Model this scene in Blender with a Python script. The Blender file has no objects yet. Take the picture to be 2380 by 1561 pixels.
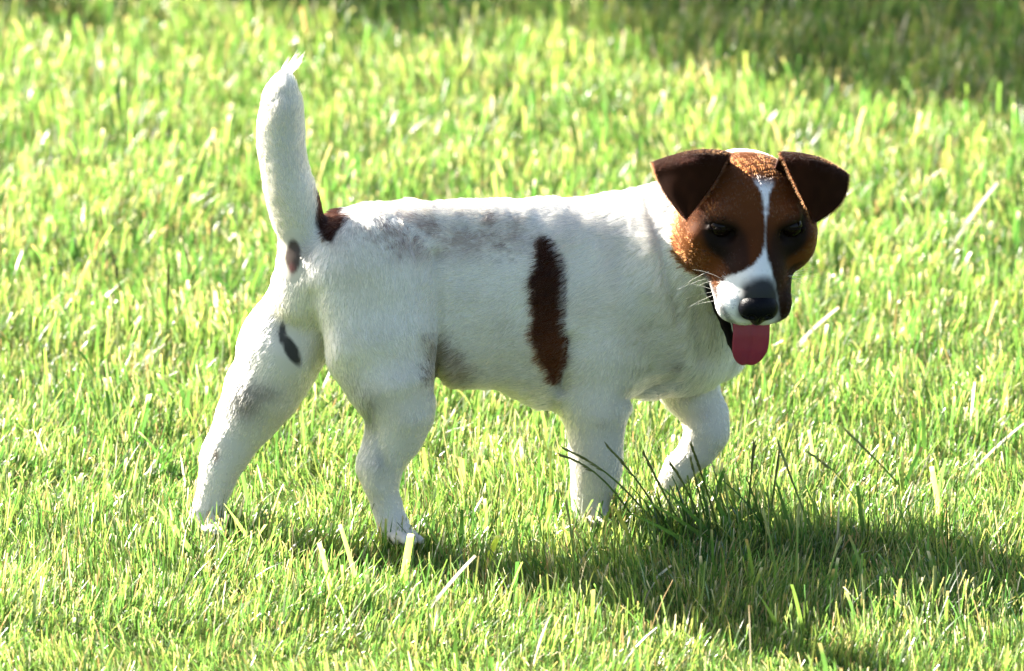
import bpy, math, random
import numpy as np
from mathutils import Vector, Matrix
R = math.radians
rng = np.random.default_rng(7)
scene = bpy.context.scene
COL = scene.collection

# ------------------------------------------------------------------ camera, sky, sun
PITCH = R(15); DIST = 6.5; PXM = 2600.0; GROUND_PY = 1217.0
sp, cp = math.sin(PITCH), math.cos(PITCH)
VF = np.array([0, cp, -sp]); VU = np.array([0, sp, cp])
CAM = -DIST * VF + VU * (GROUND_PY - 780.5) / PXM
cd = bpy.data.cameras.new('camera'); cam = bpy.data.objects.new('camera', cd); COL.objects.link(cam)
cam.location = CAM; cam.rotation_euler = (math.pi / 2 - PITCH, 0, 0)
cd.sensor_width = 36; cd.lens = 36 * DIST * PXM / 2380
cd.clip_start = 0.1; cd.clip_end = 5000
cd.dof.use_dof = True; cd.dof.focus_distance = 6.38; cd.dof.aperture_fstop = 8.5
scene.camera = cam

SUN_EL, SUN_AZ = R(33), R(144)          # azimuth of the place the light comes from, from +X anticlockwise
w = bpy.data.worlds.new('World'); scene.world = w; w.use_nodes = True
nt = w.node_tree; bg = nt.nodes['Background']
sky = nt.nodes.new('ShaderNodeTexSky'); sky.sky_type = 'NISHITA'; sky.sun_disc = False
sky.dust_density = 3; sky.sun_elevation = SUN_EL; sky.sun_rotation = math.pi / 2 - SUN_AZ
nt.links.new(sky.outputs[0], bg.inputs[0]); bg.inputs[1].default_value = 0.057
sd = bpy.data.lights.new('sun', 'SUN'); sun = bpy.data.objects.new('sun', sd); COL.objects.link(sun)
sd.energy = 5.0; sd.angle = R(0.53); sd.color = (1.0, 0.93, 0.82)
sdir = np.array([math.cos(SUN_EL) * math.cos(SUN_AZ), math.cos(SUN_EL) * math.sin(SUN_AZ), math.sin(SUN_EL)])
sun.rotation_euler = Vector(sdir).to_track_quat('Z', 'Y').to_euler(); sun.location = Vector(sdir) * 8
vs = scene.view_settings; vs.view_transform = 'Standard'; vs.look = 'None'; vs.gamma = 1; vs.exposure = 2.70
scene.cycles.max_bounces = 14; scene.cycles.diffuse_bounces = 6; scene.cycles.transmission_bounces = 10
scene.cycles.glossy_bounces = 4; scene.cycles.use_denoising = True

# ------------------------------------------------------------------ helpers
def P(px, py, Y):
    """point whose depth is Y, measured in the 2380 px wide side view of the dog"""
    d = VF * DIST + np.array([1, 0, 0]) * (px - 1190) / PXM + VU * (780.5 - py) / PXM
    return CAM + d * (Y - CAM[1]) / d[1]

_tab = rng.random((64, 64, 64)).astype(np.float32)
def noise(p, s):
    q = np.asarray(p, dtype=np.float64) * s + 100.37
    i = np.floor(q).astype(int); f = q - i; f = f * f * (3 - 2 * f)
    out = 0
    for a in (0, 1):
        for b in (0, 1):
            for c in (0, 1):
                wgt = (f[:, 0] if a else 1 - f[:, 0]) * (f[:, 1] if b else 1 - f[:, 1]) * (f[:, 2] if c else 1 - f[:, 2])
                out = out + wgt * _tab[(i[:, 0] + a) & 63, (i[:, 1] + b) & 63, (i[:, 2] + c) & 63]
    return out * 2 - 1
def sstep(a, b, x):
    t = np.clip((x - a) / (b - a), 0, 1); return t * t * (3 - 2 * t)
def polysd(poly, x, y):
    """signed distance to a polygon, negative inside"""
    d = np.full(x.shape, 1e9); s = np.ones(x.shape); n = len(poly)
    for i in range(n):
        ax, ay = poly[i]; bx, by = poly[i - 1]
        ex, ey = bx - ax, by - ay; wx, wy = x - ax, y - ay
        t = np.clip((wx * ex + wy * ey) / (ex * ex + ey * ey), 0, 1)
        d = np.minimum(d, (wx - ex * t) ** 2 + (wy - ey * t) ** 2)
        c = np.stack([y >= ay, y < by, ex * wy > ey * wx])
        s = np.where(c.all(0) | (~c).all(0), -s, s)
    return s * np.sqrt(d)
def nrm(v): return v / np.maximum(np.linalg.norm(v, axis=-1, keepdims=True), 1e-9)

def new_mat(name):
    m = bpy.data.materials.new(name); m.use_nodes = True
    n = m.node_tree.nodes; n.clear(); out = n.new('ShaderNodeOutputMaterial')
    return m, m.node_tree, out
def mesh_np(name, verts, faces, mat, parent=None, col=None, smooth=True):
    """faces: (n,3) or (n,4) array"""
    me = bpy.data.meshes.new(name); verts = np.asarray(verts, np.float32); faces = np.asarray(faces, np.int32)
    k = faces.shape[1]; nf = len(faces)
    me.vertices.add(len(verts)); me.vertices.foreach_set('co', verts.ravel())
    me.loops.add(nf * k); me.loops.foreach_set('vertex_index', faces.ravel())
    me.polygons.add(nf); me.polygons.foreach_set('loop_start', np.arange(0, nf * k, k, dtype=np.int32))
    me.polygons.foreach_set('use_smooth', np.full(nf, smooth))
    me.update(calc_edges=True)
    if col is not None:
        a = me.color_attributes.new('Col', 'FLOAT_COLOR', 'POINT')
        c4 = np.ones((len(verts), 4), np.float32); c4[:, :3] = col; a.data.foreach_set('color', c4.ravel())
    me.materials.append(mat)
    o = bpy.data.objects.new(name, me); COL.objects.link(o)
    if parent: o.parent = parent
    return o
def empty(name, loc=(0, 0, 0)):
    o = bpy.data.objects.new(name, None); COL.objects.link(o); o.location = loc; o.empty_display_size = .05
    return o
def tag(o, label=None, cat=None, group=None, kind=None):
    if label: o['label'] = label
    if cat: o['category'] = cat
    if group: o['group'] = group
    if kind: o['kind'] = kind
    return o

def surface(f, lo, hi, h, narrow=True):
    """naive surface nets of the zero level of f"""
    lo = np.array(lo, float); hi = np.array(hi, float)
    n = np.ceil((hi - lo) / h).astype(int) + 1; n = ((n + 3) // 4) * 4
    g = [lo[i] + h * np.arange(n[i]) for i in range(3)]
    if narrow:
        gc = [g[i][::4] + 1.5 * h for i in range(3)]
        X = np.stack(np.meshgrid(*gc, indexing='ij'), -1)
        dc = f(X.reshape(-1, 3)).reshape(X.shape[:3])
        D = dc.repeat(4, 0).repeat(4, 1).repeat(4, 2).astype(np.float32)
        idx = np.argwhere(np.abs(D) < 6.5 * h)
        pts = lo + idx * h
        out = np.concatenate([f(c) for c in np.array_split(pts, max(1, len(pts) // 200000))])
        D[idx[:, 0], idx[:, 1], idx[:, 2]] = out
    else:
        X = np.stack(np.meshgrid(*g, indexing='ij'), -1); D = f(X.reshape(-1, 3)).reshape(X.shape[:3])
    S = D < 0
    cs = np.zeros(tuple(n - 1), int)
    for a in (0, 1):
        for b in (0, 1):
            for c in (0, 1): cs += S[a:n[0] - 1 + a, b:n[1] - 1 + b, c:n[2] - 1 + c]
    act = (cs > 0) & (cs < 8); cells = np.argwhere(act)
    vid = -np.ones(act.shape, int); vid[act] = np.arange(len(cells))
    acc = np.zeros((len(cells), 3)); cnt = np.zeros(len(cells))
    corners = [(a, b, c) for a in (0, 1) for b in (0, 1) for c in (0, 1)]
    for i, A in enumerate(corners):
        for B in corners[i + 1:]:
            if sum(abs(A[k] - B[k]) for k in range(3)) != 1: continue
            da = D[cells[:, 0] + A[0], cells[:, 1] + A[1], cells[:, 2] + A[2]]
            db = D[cells[:, 0] + B[0], cells[:, 1] + B[1], cells[:, 2] + B[2]]
            m = (da < 0) != (db < 0); t = np.where(m, da / np.where(m, da - db, 1), 0)
            pt = np.array(A) + t[:, None] * (np.array(B) - np.array(A))
            acc += pt * m[:, None]; cnt += m
    V = lo + h * (cells + acc / cnt[:, None])
    F = []
    for ax in range(3):
        b, c = (ax + 1) % 3, (ax + 2) % 3
        sl0 = [slice(None)] * 3; sl1 = [slice(None)] * 3; sl0[ax] = slice(0, -1); sl1[ax] = slice(1, None)
        e = S[tuple(sl0)] != S[tuple(sl1)]
        E = np.argwhere(e); E = E[(E[:, b] > 0) & (E[:, c] > 0) & (E[:, b] < n[b] - 1) & (E[:, c] < n[c] - 1)]
        inside = S[E[:, 0], E[:, 1], E[:, 2]]
        def q(db, dc):
            k = E.copy(); k[:, b] -= db; k[:, c] -= dc; return vid[k[:, 0], k[:, 1], k[:, 2]]
        quad = np.stack([q(1, 1), q(0, 1), q(0, 0), q(1, 0)], 1)
        quad = np.where(inside[:, None], quad, quad[:, ::-1]); F.append(quad)
    return V, np.concatenate(F)

# ------------------------------------------------------------------ the dog's shape
YAW = R(16)
AX = np.array([math.cos(YAW), math.sin(YAW), 0]); LAT = np.array([-math.sin(YAW), math.cos(YAW), 0])
def axY(px): return -0.02 + (px - 1100) / PXM * math.tan(YAW)
prims = []          # (function, blend, fur direction, fur length)
def cone(a, b, ra, rb, k=.018, fl=.008, lat=1.0, head=False, dirv=None):
    a = np.array(a, float); b = np.array(b, float)
    mid = (a + b) / 2
    def f(p):
        if lat != 1.0:
            p = p + np.outer((p - mid) @ LAT * (1 / lat - 1), LAT); 
            a2 = a + LAT * ((a - mid) @ LAT) * (1 / lat - 1); b2 = b + LAT * ((b - mid) @ LAT) * (1 / lat - 1)
        else: a2, b2 = a, b
        ba = b2 - a2; t = np.clip(((p - a2) @ ba) / (ba @ ba), 0, 1)
        return np.linalg.norm(p - a2 - t[:, None] * ba, axis=1) - (ra + (rb - ra) * t)
    d = nrm(b - a) if dirv is None else nrm(np.array(dirv, float))
    prims.append((f, k, d, fl, head))
def chain(pts, k=.018, fl=.008, lat=1.0):
    """pts: (px, py, Y, r_px)"""
    for u, v in zip(pts[:-1], pts[1:]):
        cone(P(*u[:3]), P(*v[:3]), u[3] / PXM, v[3] / PXM, k, fl, lat)

# torso by stations along the spine: px, centre py, half height px, half width px
ST = np.array([(690, 640, 60, 50), (730, 640, 130, 100), (790, 650, 172, 125), (860, 668, 203, 136), (950, 676, 217, 140),
               (1050, 684, 226, 140), (1150, 688, 232, 146), (1250, 704, 253, 153), (1350, 712, 256, 156),
               (1450, 712, 244, 148), (1540, 712, 215, 132), (1620, 735, 165, 110), (1680, 780, 95, 75)], float)
stP = np.array([P(s[0], s[1], axY(s[0])) for s in ST]); stS = stP @ AX
stC = (stP @ LAT).mean()
def torso(p):
    s = p @ AX; sc = np.clip(s, stS[0], stS[-1])
    cz = np.interp(sc, stS, stP[:, 2]); hh = np.interp(sc, stS, ST[:, 2]) / PXM; hw = np.interp(sc, stS, ST[:, 3]) / PXM
    l = p @ LAT - np.interp(sc, stS, stP @ LAT); z = p[:, 2] - cz
    # a touch narrower at the back line than at the ribs
    hw = hw * (1 - .12 * np.clip(z / hh, -1, 1))
    e = s - sc
    k = np.sqrt((l / hw) ** 2 + (z / hh) ** 2 + (e / (.7 * hw)) ** 2)
    return (k - 1) * np.minimum(hh, hw) * .9
prims.append((torso, .02, nrm(-AX + np.array([0, 0, -.25])), .009, False))
# withers, chest, neck and ruff
cone(P(1285, 572, .0), P(1370, 584, .02), .036, .036, .02, .010, dirv=-AX)
cone(P(1690, 545, -.008), P(1470, 625, .02), 108 / PXM, 165 / PXM, .03, .014, dirv=(-.8, 0, -.6))
cone(P(1650, 620, .005), P(1600, 790, .03), 95 / PXM, 105 / PXM, .03, .014, dirv=(-.3, 0, -1))
cone(P(1580, 512, .02), P(1450, 572, .03), 82 / PXM, 76 / PXM, .02, .013, dirv=(-1, 0, -.2))
# near shoulder
cone(P(1455, 640, -.005), P(1420, 800, -.015), 112 / PXM, 100 / PXM, .014, .009, .6)
# near front leg
yn = axY(1400) - .036
chain([(1405, 830, yn + .006, 90), (1388, 950, yn, 65), (1387, 1040, yn, 56), (1386, 1095, yn, 50), (1374, 1150, yn, 40), (1370, 1188, yn, 37)], .02, .0045)
cone(P(1370, 1188, yn), P(1386, 1206, yn - .012), 36 / PXM, 34 / PXM, .012, .004)
for dx, dy in ((-22, 0), (-5, -.012), (13, -.014), (30, -.004)):
    cone(P(1376 + dx, 1202, yn - .012 + dy), P(1387 + dx * 1.2, 1214, yn - .024 + dy), 13 / PXM, 12 / PXM, .003, .003)
# raised far front leg
yf = axY(1600) + .020
chain([(1560, 830, yf, 80), (1602, 905, yf - .004, 69), (1638, 965, yf - .014, 55), (1645, 1005, yf - .02, 51), (1618, 1050, yf - .022, 42),
       (1577, 1090, yf - .022, 37), (1550, 1130, yf - .022, 33)], .010, .0045)
for dx, dy in ((-17, .006), (-10, -.006), (4, -.010), (15, -.004)):
    cone(P(1548 + dx, 1132, yf - .022 + dy), P(1532 + dx * 1.1, 1168, yf - .02 + dy), 14 / PXM, 10 / PXM, .003, .003)
cone(P(1578, 1055, yf - .024), P(1560, 1052, yf - .024), 12 / PXM, 9 / PXM, .004, .002)      # carpal pad
# near hind leg: haunch, thigh, gaskin, hock, foot
yh = axY(880) - .034
cone(P(845, 640, yh + .004), P(885, 790, yh - .002), 146 / PXM, 130 / PXM, .016, .007, .62, dirv=(.1, 0, -1))
chain([(880, 800, yh - .003, 130), (908, 880, yh - .006, 104)], .012, .007, .7)
chain([(910, 890, yh - .004, 100), (932, 960, yh - .006, 74), (912, 1020, yh - .006, 60), (884, 1078, yh - .008, 51), (884, 1120, yh - .010, 41),
       (900, 1180, yh - .012, 31), (914, 1226, yh - .014, 31)], .014, .0045)
cone(P(856, 1070, yh - .008), P(846, 1096, yh - .008), 24 / PXM, 21 / PXM, .008, .004)
cone(P(914, 1226, yh - .014), P(938, 1248, yh - .026), 32 / PXM, 30 / PXM, .012, .004)
for dx, dy in ((-20, -.006), (-4, -.014), (13, -.012), (28, 0)):
    cone(P(932 + dx, 1244, yh - .024 + dy), P(946 + dx * 1.15, 1258, yh - .036 + dy), 13 / PXM, 12 / PXM, .003, .003)
# far hind leg, stretched back
yb = axY(700) + .022
cone(P(735, 690, yb), P(660, 815, yb), 110 / PXM, 104 / PXM, .022, .007, .75)
chain([(662, 810, yb, 102), (608, 910, yb, 84), (572, 975, yb, 66), (535, 1040, yb - .002, 50), (512, 1085, yb - .004, 42), (498, 1135, yb - .006, 35),
       (482, 1185, yb - .008, 32), (474, 1212, yb - .010, 32)], .014, .0045)
cone(P(500, 1034, yb - .002), P(486, 1060, yb - .002), 24 / PXM, 20 / PXM, .008, .004)
cone(P(474, 1212, yb - .010), P(496, 1232, yb - .02), 32 / PXM, 30 / PXM, .012, .004)
for dx, dy in ((-20, -.006), (-5, -.014), (12, -.012), (27, 0)):
    cone(P(490 + dx, 1226, yb - .018 + dy), P(503 + dx * 1.15, 1238, yb - .03 + dy), 13 / PXM, 12 / PXM, .003, .003)
# rump below the tail and the small fold between the thighs
cone(P(705, 600, axY(700) - .004), P(690, 700, axY(700) - .004), 52 / PXM, 48 / PXM, .018, .006, dirv=(0, 0, -1))
yr = axY(690) - .035
# tail
yt = axY(700) - .002
chain([(714, 578, yt, 60), (697, 515, yt, 56), (683, 470, yt - .002, 56), (671, 430, yt - .003, 53), (662, 392, yt - .003, 50), (656, 350, yt - .004, 50), (653, 310, yt - .004, 50),
       (653, 272, yt - .004, 50), (656, 238, yt - .004, 46), (658, 200, yt - .004, 31), (661, 170, yt - .004, 12)], .010, .007)
NBODY = len(prims)

# head frame: lateral (image right), forward, up; millimetres
HP = R(33); HY = R(8); HR = R(3)
F_ = np.array([math.sin(HY) * math.cos(HP), -math.cos(HY) * math.cos(HP), -math.sin(HP)])
R_ = np.array([math.cos(HY), math.sin(HY), 0.]); U_ = np.cross(F_, R_)
R_, U_ = R_ * math.cos(HR) - U_ * math.sin(HR), U_ * math.cos(HR) + R_ * math.sin(HR)
HO = P(1738, 486, -.040)
HM = np.stack([R_, F_, U_], 1)
def H(x, y, z): return HO + HM @ (np.array([x, y, z]) / 1000)
def hell(c, r, k=.012, fl=.0038, dirl=(0, -1, .2), sub=False):
    c = np.array(c, float) / 1000; r = np.array(r, float) / 1000
    def f(p):
        q = (p - HO) @ HM - c; k0 = np.linalg.norm(q / r, axis=1); k1 = np.linalg.norm(q / r ** 2, axis=1)
        return np.where(k0 < 1e-4, -r.min(), k0 * (k0 - 1) / np.maximum(k1, 1e-6))
    prims.append((f, k, nrm(HM @ np.array(dirl, float)), fl, 'sub' if sub else True))
def hcone(a, b, ra, rb, k=.010, fl=.003, dirl=None):
    A, B = H(*a), H(*b)
    cone(A, B, ra / 1000, rb / 1000, k, fl, head=True, dirv=(B - A) if dirl is None else HM @ np.array(dirl, float))
hell((0, -5, 2.5), (53, 45, 35))                                # skull
hell((0, -34, -10), (44, 34, 34), .02)                          # back of the skull
EX = {-1: -30, 1: 33}
for s in (-1, 1):
    hell((s * 33, 11, -20), (29 if s < 0 else 31, 37, 35), .016, dirl=(s * .5, -1, -.5))       # cheek
    hell((s * 25, 25, 19), (17, 15, 9.5), .008, dirl=(s * .3, -1, .5))         # brow
    hell((s * 40, 30, -3), (14, 10, 9), .010, dirl=(s * .6, -1, -.3))          # cheek bone
hcone((0, 30, -11), (0, 62, -23), 32, 26.5, .014, dirl=(0, -1, .15))
hcone((0, 62, -23), (0, 82, -28), 26.5, 19, .010, .0032, dirl=(0, -1, .15))
hcone((0, 34, 7), (0, 84, -14), 13, 10.5, .012, .002, dirl=(0, -1, .3))        # bridge of the nose
for s in (-1, 1):
    hcone((s * 21, 40, -33), (s * 16, 78, -38), 18, 17.5, .009, .0038, dirl=(s * .5, -.9, -.5))   # flews
    hcone((s * 16, 78, -38), (s * 8, 86, -40), 16.5, 12, .006, .003, dirl=(s * .5, -.8, -.5))
hcone((0, -4, -46), (0, 40, -74), 24, 16, .010, .003, dirl=(0, -.8, -.6))     # lower jaw
LIPC = [(1634, 640, -4), (1656, 684, -2), (1671, 722, -4), (1688, 758, -12), (1702, 794, -17), (1720, 832, -21)]
LIPW = [P(a_, b_, HO[1]) - VF * c_ / 1000 for a_, b_, c_ in LIPC]
for u_, v_ in zip(LIPW[:-1], LIPW[1:]): cone(u_, v_, .0048, .0048, .003, .001, head=True)
hcone((3, 40, -74), (4, 60, -93), 14, 12, .006, .002, dirl=(0, -.8, -.6))
hcone((6, 40, -74), (9, 60, -93), 14, 12, .006, .002, dirl=(0, -.8, -.6))
for s in (-1, 1):
    hell((EX[s], 39.5, 10.5), (12, 9, 7.0), .005, sub=True)    # eye sockets
for s in (-1, 1):                                              # eyelids
    for ring in ([(-12, 33.5, 8), (-6, 38, 14.2), (4, 38.5, 15), (11, 34, 11)], [(-12, 33.5, 8), (-5, 38.5, 4.2), (5, 38.5, 4.5), (11, 34, 11)]):
        for a_, b_ in zip(ring[:-1], ring[1:]): hcone((EX[s] + s * a_[0], a_[1], a_[2]), (EX[s] + s * b_[0], b_[1], b_[2]), 2.0, 2.0, .003, .001)

# folds and hollows of the flank, in the same side view
CREASE = [([(1508, 470), (1530, 560), (1548, 640), (1580, 740)], 13, .0042), ([(1306, 900), (1316, 850), (1324, 790)], 16, .0045),
          ([(1455, 925), (1500, 905), (1570, 880)], 16, .004), ([(1018, 600), (1024, 720), (1022, 900)], 15, .0055), ([(742, 690), (762, 790), (742, 890)], 20, .004),
          ([(1070, 560), (1090, 780)], 55, .003), ([(1440, 600), (1500, 760)], 40, .003), ([(1610, 700), (1625, 830)], 16, .003), ([(880, 1000), (900, 1080), (893, 1120)], 9, .0018)]
def side(p):
    return 1190 + PXM * p[:, 0], GROUND_PY - PXM * (p[:, 2] * cp + p[:, 1] * sp)
def smin(a, b, k):
    h = np.maximum(k - np.abs(a - b), 0) / k
    return np.minimum(a, b) - h * h * k * .25
def smax(a, b, k): return -smin(-a, -b, k)
def sdf(p, which='all'):
    d = None
    for i, (f, k, _, _, hd) in enumerate(prims):
        if which == 'body' and i >= NBODY: break
        if which == 'head' and i < NBODY: continue
        v = f(p)
        if hd == 'sub': d = smax(d, -v, k)
        else:
            v = v + (.0022 if i < NBODY else .0008)
            d = v if d is None else smin(d, v, .022 if i == NBODY else k)
        if i == NBODY - 1:
            sx, sy = side(p)
            for pl, sg, dp in CREASE:
                cd_ = np.full(len(p), 1e9)
                for (ax, ay), (bx, by) in zip(pl[:-1], pl[1:]):
                    t = np.clip(((sx - ax) * (bx - ax) + (sy - ay) * (by - ay)) / ((bx - ax) ** 2 + (by - ay) ** 2), 0, 1)
                    cd_ = np.minimum(cd_, np.hypot(sx - ax - t * (bx - ax), sy - ay - t * (by - ay)))
                d = d + dp * np.exp(-(cd_ / sg) ** 2)
            d = d + .0016 * noise(p, 22) + .0008 * noise(p, 60)
    return d

V, Fq = surface(sdf, P(380, 1320, -.1) - np.array([0, .10, .01]), np.array([.32, .17, .47]), .0021)
V[:, 2] = np.maximum(V[:, 2], .001)

# ------------------------------------------------------------------ coat colours
WHITE = np.array([.90, .855, .76]); BROWN = np.array([.050, .0145, .0035]); DARK = np.array([.022, .007, .003]); TAN = np.array([.100, .032, .007])
SADDLE = [(1252, 548), (1285, 560), (1308, 600), (1318, 660), (1316, 740), (1320, 800), (1316, 850), (1300, 892), (1272, 880), (1250, 835), (1244, 780), (1232, 720), (1228, 670), (1240, 620), (1242, 575)]
RUMP = [(742, 448), (775, 470), (822, 482), (820, 512), (800, 538), (780, 566), (757, 558), (747, 505)]
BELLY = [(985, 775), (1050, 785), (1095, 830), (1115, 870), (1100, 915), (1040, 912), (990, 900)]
BLAZE = [(1736, 398), (1744, 425), (1752, 458), (1758, 500), (1761, 545), (1756, 572), (1752, 595), (1738, 618), (1713, 637), (1675, 648), (1655, 679), (1660, 720), (1700, 770), (1763, 790),
         (1822, 775), (1828, 752), (1800, 745), (1792, 700), (1786, 664), (1779, 641), (1772, 595), (1769, 545), (1775, 503), (1780, 458), (1786, 412), (1781, 390), (1763, 425)]
LIP = [(1626, 636), (1640, 655), (1656, 690), (1668, 722), (1684, 745), (1704, 764)]
def side(p):
    return 1190 + PXM * p[:, 0], GROUND_PY - PXM * (p[:, 2] * cp + p[:, 1] * sp)
def coat(p, n):
    x, y = side(p); near = sstep(.25, -.05, n @ LAT)
    wob = noise(p, 90) * 9 + noise(p, 330) * 3
    c = np.tile(WHITE, (len(p), 1))
    def mix(m, col):
        nonlocal c
        m = np.clip(m, 0, 1)[:, None]; c = c * (1 - m) + np.array(col) * m
    # slow warm and grey drift of a white coat, yellowed chest and belly
    mix(.22 * sstep(-.3, .7, noise(p, 26)), (.52, .43, .29)); mix(.18 * sstep(0, .7, noise(p + 4, 38)), (.40, .38, .36))
    mix(.30 * np.exp(-(((x - 1530) / 90) ** 2 + ((y - 830) / 55) ** 2)) + .30 * np.exp(-(((x - 1640) / 45) ** 2 + ((y - 780) / 70) ** 2)), (.42, .40, .16))
    mix((.75 * sstep(-.1, .6, noise(p, 90))) * np.exp(-(((x - 1535) / 60) ** 2 + ((y - 850) / 45) ** 2)), (.16, .13, .08))
    mix(.16 * sstep(700, 900, y) * sstep(1050, 1250, x) * near, (.62, .56, .36))
    # ticking on the back
    z = np.exp(-(((x - 1020) / 225) ** 4 + ((y - 548) / 64) ** 4)) * sstep(.6, -.2, n[:, 1] - .2)
    t = sstep(-.15, .75, noise(p, 75) * .9 + .5 * noise(p, 210) + .5 * noise(p, 620) + .28 + .38 * rng.normal(size=len(p)))
    mix(.60 * z * t, (.25, .145, .095)); mix(.75 * z * sstep(.30, .65, noise(p, 240)) * sstep(-.3, .3, noise(p, 60)), (.11, .045, .035))
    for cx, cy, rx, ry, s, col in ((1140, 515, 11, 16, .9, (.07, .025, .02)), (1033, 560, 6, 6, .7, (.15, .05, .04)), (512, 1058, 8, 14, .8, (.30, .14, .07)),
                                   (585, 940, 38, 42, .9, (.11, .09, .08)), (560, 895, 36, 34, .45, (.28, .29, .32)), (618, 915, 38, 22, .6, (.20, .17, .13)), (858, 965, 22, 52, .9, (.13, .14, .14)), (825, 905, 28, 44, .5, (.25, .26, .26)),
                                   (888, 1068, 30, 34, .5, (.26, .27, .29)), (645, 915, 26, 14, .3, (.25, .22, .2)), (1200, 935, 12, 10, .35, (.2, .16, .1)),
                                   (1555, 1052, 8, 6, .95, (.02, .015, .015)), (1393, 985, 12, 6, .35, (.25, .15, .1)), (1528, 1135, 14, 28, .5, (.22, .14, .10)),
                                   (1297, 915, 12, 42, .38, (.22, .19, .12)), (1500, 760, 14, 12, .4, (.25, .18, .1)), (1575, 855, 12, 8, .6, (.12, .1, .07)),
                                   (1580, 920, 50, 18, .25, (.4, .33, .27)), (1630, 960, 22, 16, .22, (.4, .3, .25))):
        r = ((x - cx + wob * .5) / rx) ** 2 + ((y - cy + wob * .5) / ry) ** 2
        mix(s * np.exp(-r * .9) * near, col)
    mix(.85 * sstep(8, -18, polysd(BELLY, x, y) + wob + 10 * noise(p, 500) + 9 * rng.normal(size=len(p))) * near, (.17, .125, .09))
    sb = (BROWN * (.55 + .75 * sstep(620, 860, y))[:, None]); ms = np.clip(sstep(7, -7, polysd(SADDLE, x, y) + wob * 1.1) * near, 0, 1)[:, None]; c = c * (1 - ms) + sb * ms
    mix(sstep(5, -5, polysd(RUMP, x, y) + wob * .7), DARK * .9)
    # bare dark skin under the tail and between the thighs
    r = ((x - 694 + wob * .3) / 19) ** 2 + ((y - 600) / 40) ** 2
    mix(.95 * sstep(1.2, .6, r), (.035, .02, .018)); mix(.8 * np.exp(-(((x - 691) / 7) ** 2 + ((y - 630) / 12) ** 2)), (.32, .13, .13))
    mix(.45 * np.exp(-(((x - 722) / 16) ** 2 + ((y - 600) / 34) ** 2)) * near, (.08, .07, .06))
    mix(.96 * sstep(1.35, .6, np.minimum(((x - 686 - (y - 812) * .42 + wob * .3) / 16) ** 2 + ((y - 814 + wob * .3) / 36) ** 2, ((x - 666 + wob * .3) / 8) ** 2 + ((y - 775) / 26) ** 2)), (.012, .011, .012))
    mix(.4 * np.exp(-(((x - 664) / 12) ** 2 + ((y - 770) / 26) ** 2)) * near, (.08, .08, .09))
    # head
    q = (p - HO) @ HM * 1000
    dh = sdf(p, 'head'); db = sdf(p, 'body')
    hm = sstep(.004, -.003, dh - db + .0016 * wob / 6) * sstep(-42, -34, q[:, 1] + q[:, 2] * .3 + wob * .4)
    face = np.tile(BROWN * 1.35, (len(p), 1))
    tanm = np.clip(.75 * np.exp(-((np.abs(q[:, 0]) - 55) / 20) ** 2) * sstep(10, -14, q[:, 2]) + .35 * sstep(20, 32, q[:, 2]) + .25 * sstep(-6, -20, q[:, 2]), 0, 1)[:, None]
    face = face * (1 - tanm) + TAN * tanm
    def fmix(m, col):
        nonlocal face
        m = np.clip(m, 0, 1)[:, None]; face = face * (1 - m) + np.array(col) * m
    for s in (-1, 1):
        e = ((q[:, 0] - EX[s] * .93) / 17) ** 2 + ((q[:, 2] - 7) / 16) ** 2
        fmix(.97 * sstep(1.7, .6, e) * (q[:, 1] > 15), (.006, .004, .0035))
    fmix(.75 * np.exp(-((np.abs(q[:, 0]) - 16) / 9) ** 2) * sstep(38, 48, q[:, 1]) * sstep(-28, -10, q[:, 2]), DARK)
    fmix(.8 * sstep(44, 66, q[:, 1]) * (q[:, 0] > 6), DARK * .8)
    fr = sstep(-5, 10, q[:, 1])
    wb = noise(p, 300) * 5
    bl = sstep(4, -4, polysd(BLAZE, x, y) + 5.5 * sstep(640, 590, y) - 11 * sstep(462, 425, y) + wb * .5) * fr
    bl = np.maximum(bl, sstep(-30, -40, q[:, 2]) * sstep(40, 55, q[:, 1]) * sstep(12, 4, q[:, 0]) * .9)
    fmix(bl, (.66, .66, .67))
    fmix(.96 * sstep(76, 88, q[:, 1] + wob * .25) * sstep(-40, -32, q[:, 2]) * sstep(21, 13, np.abs(q[:, 0]) + wob * .2), (.006, .007, .010))
    fmix(.95 * sstep(12, 26, q[:, 0]) * sstep(36, 50, q[:, 1]) * (q[:, 2] < -20), DARK * .6)
    # black lips of the lower jaw, white-tan chin under it
    jaw = sstep(-52, -58, q[:, 2] + (q[:, 1] - 40) * .10)
    lip = np.full(len(p), 1e9)
    for (ax, ay), (bx, by) in zip(LIP[:-1], LIP[1:]):
        t = np.clip(((x - ax) * (bx - ax) + (y - ay) * (by - ay)) / ((bx - ax) ** 2 + (by - ay) ** 2), 0, 1)
        lip = np.minimum(lip, np.hypot(x - ax - t * (bx - ax), y - ay - t * (by - ay)))
    fmix(.6 * sstep(8, 3, lip) * fr, (.010, .008, .008))
    lw = np.full(len(p), 1e9)
    for u_, v_ in zip(LIPW[:-1], LIPW[1:]):
        ba = v_ - u_; t = np.clip(((p - u_) @ ba) / (ba @ ba), 0, 1); lw = np.minimum(lw, np.linalg.norm(p - u_ - t[:, None] * ba, axis=1))
    fmix(.97 * sstep(.0075, .0058, lw), (.008, .006, .006))
    fmix(jaw, (.012, .009, .009))
    mix(hm, face)
    return np.clip(c, 0, 1)

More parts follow.
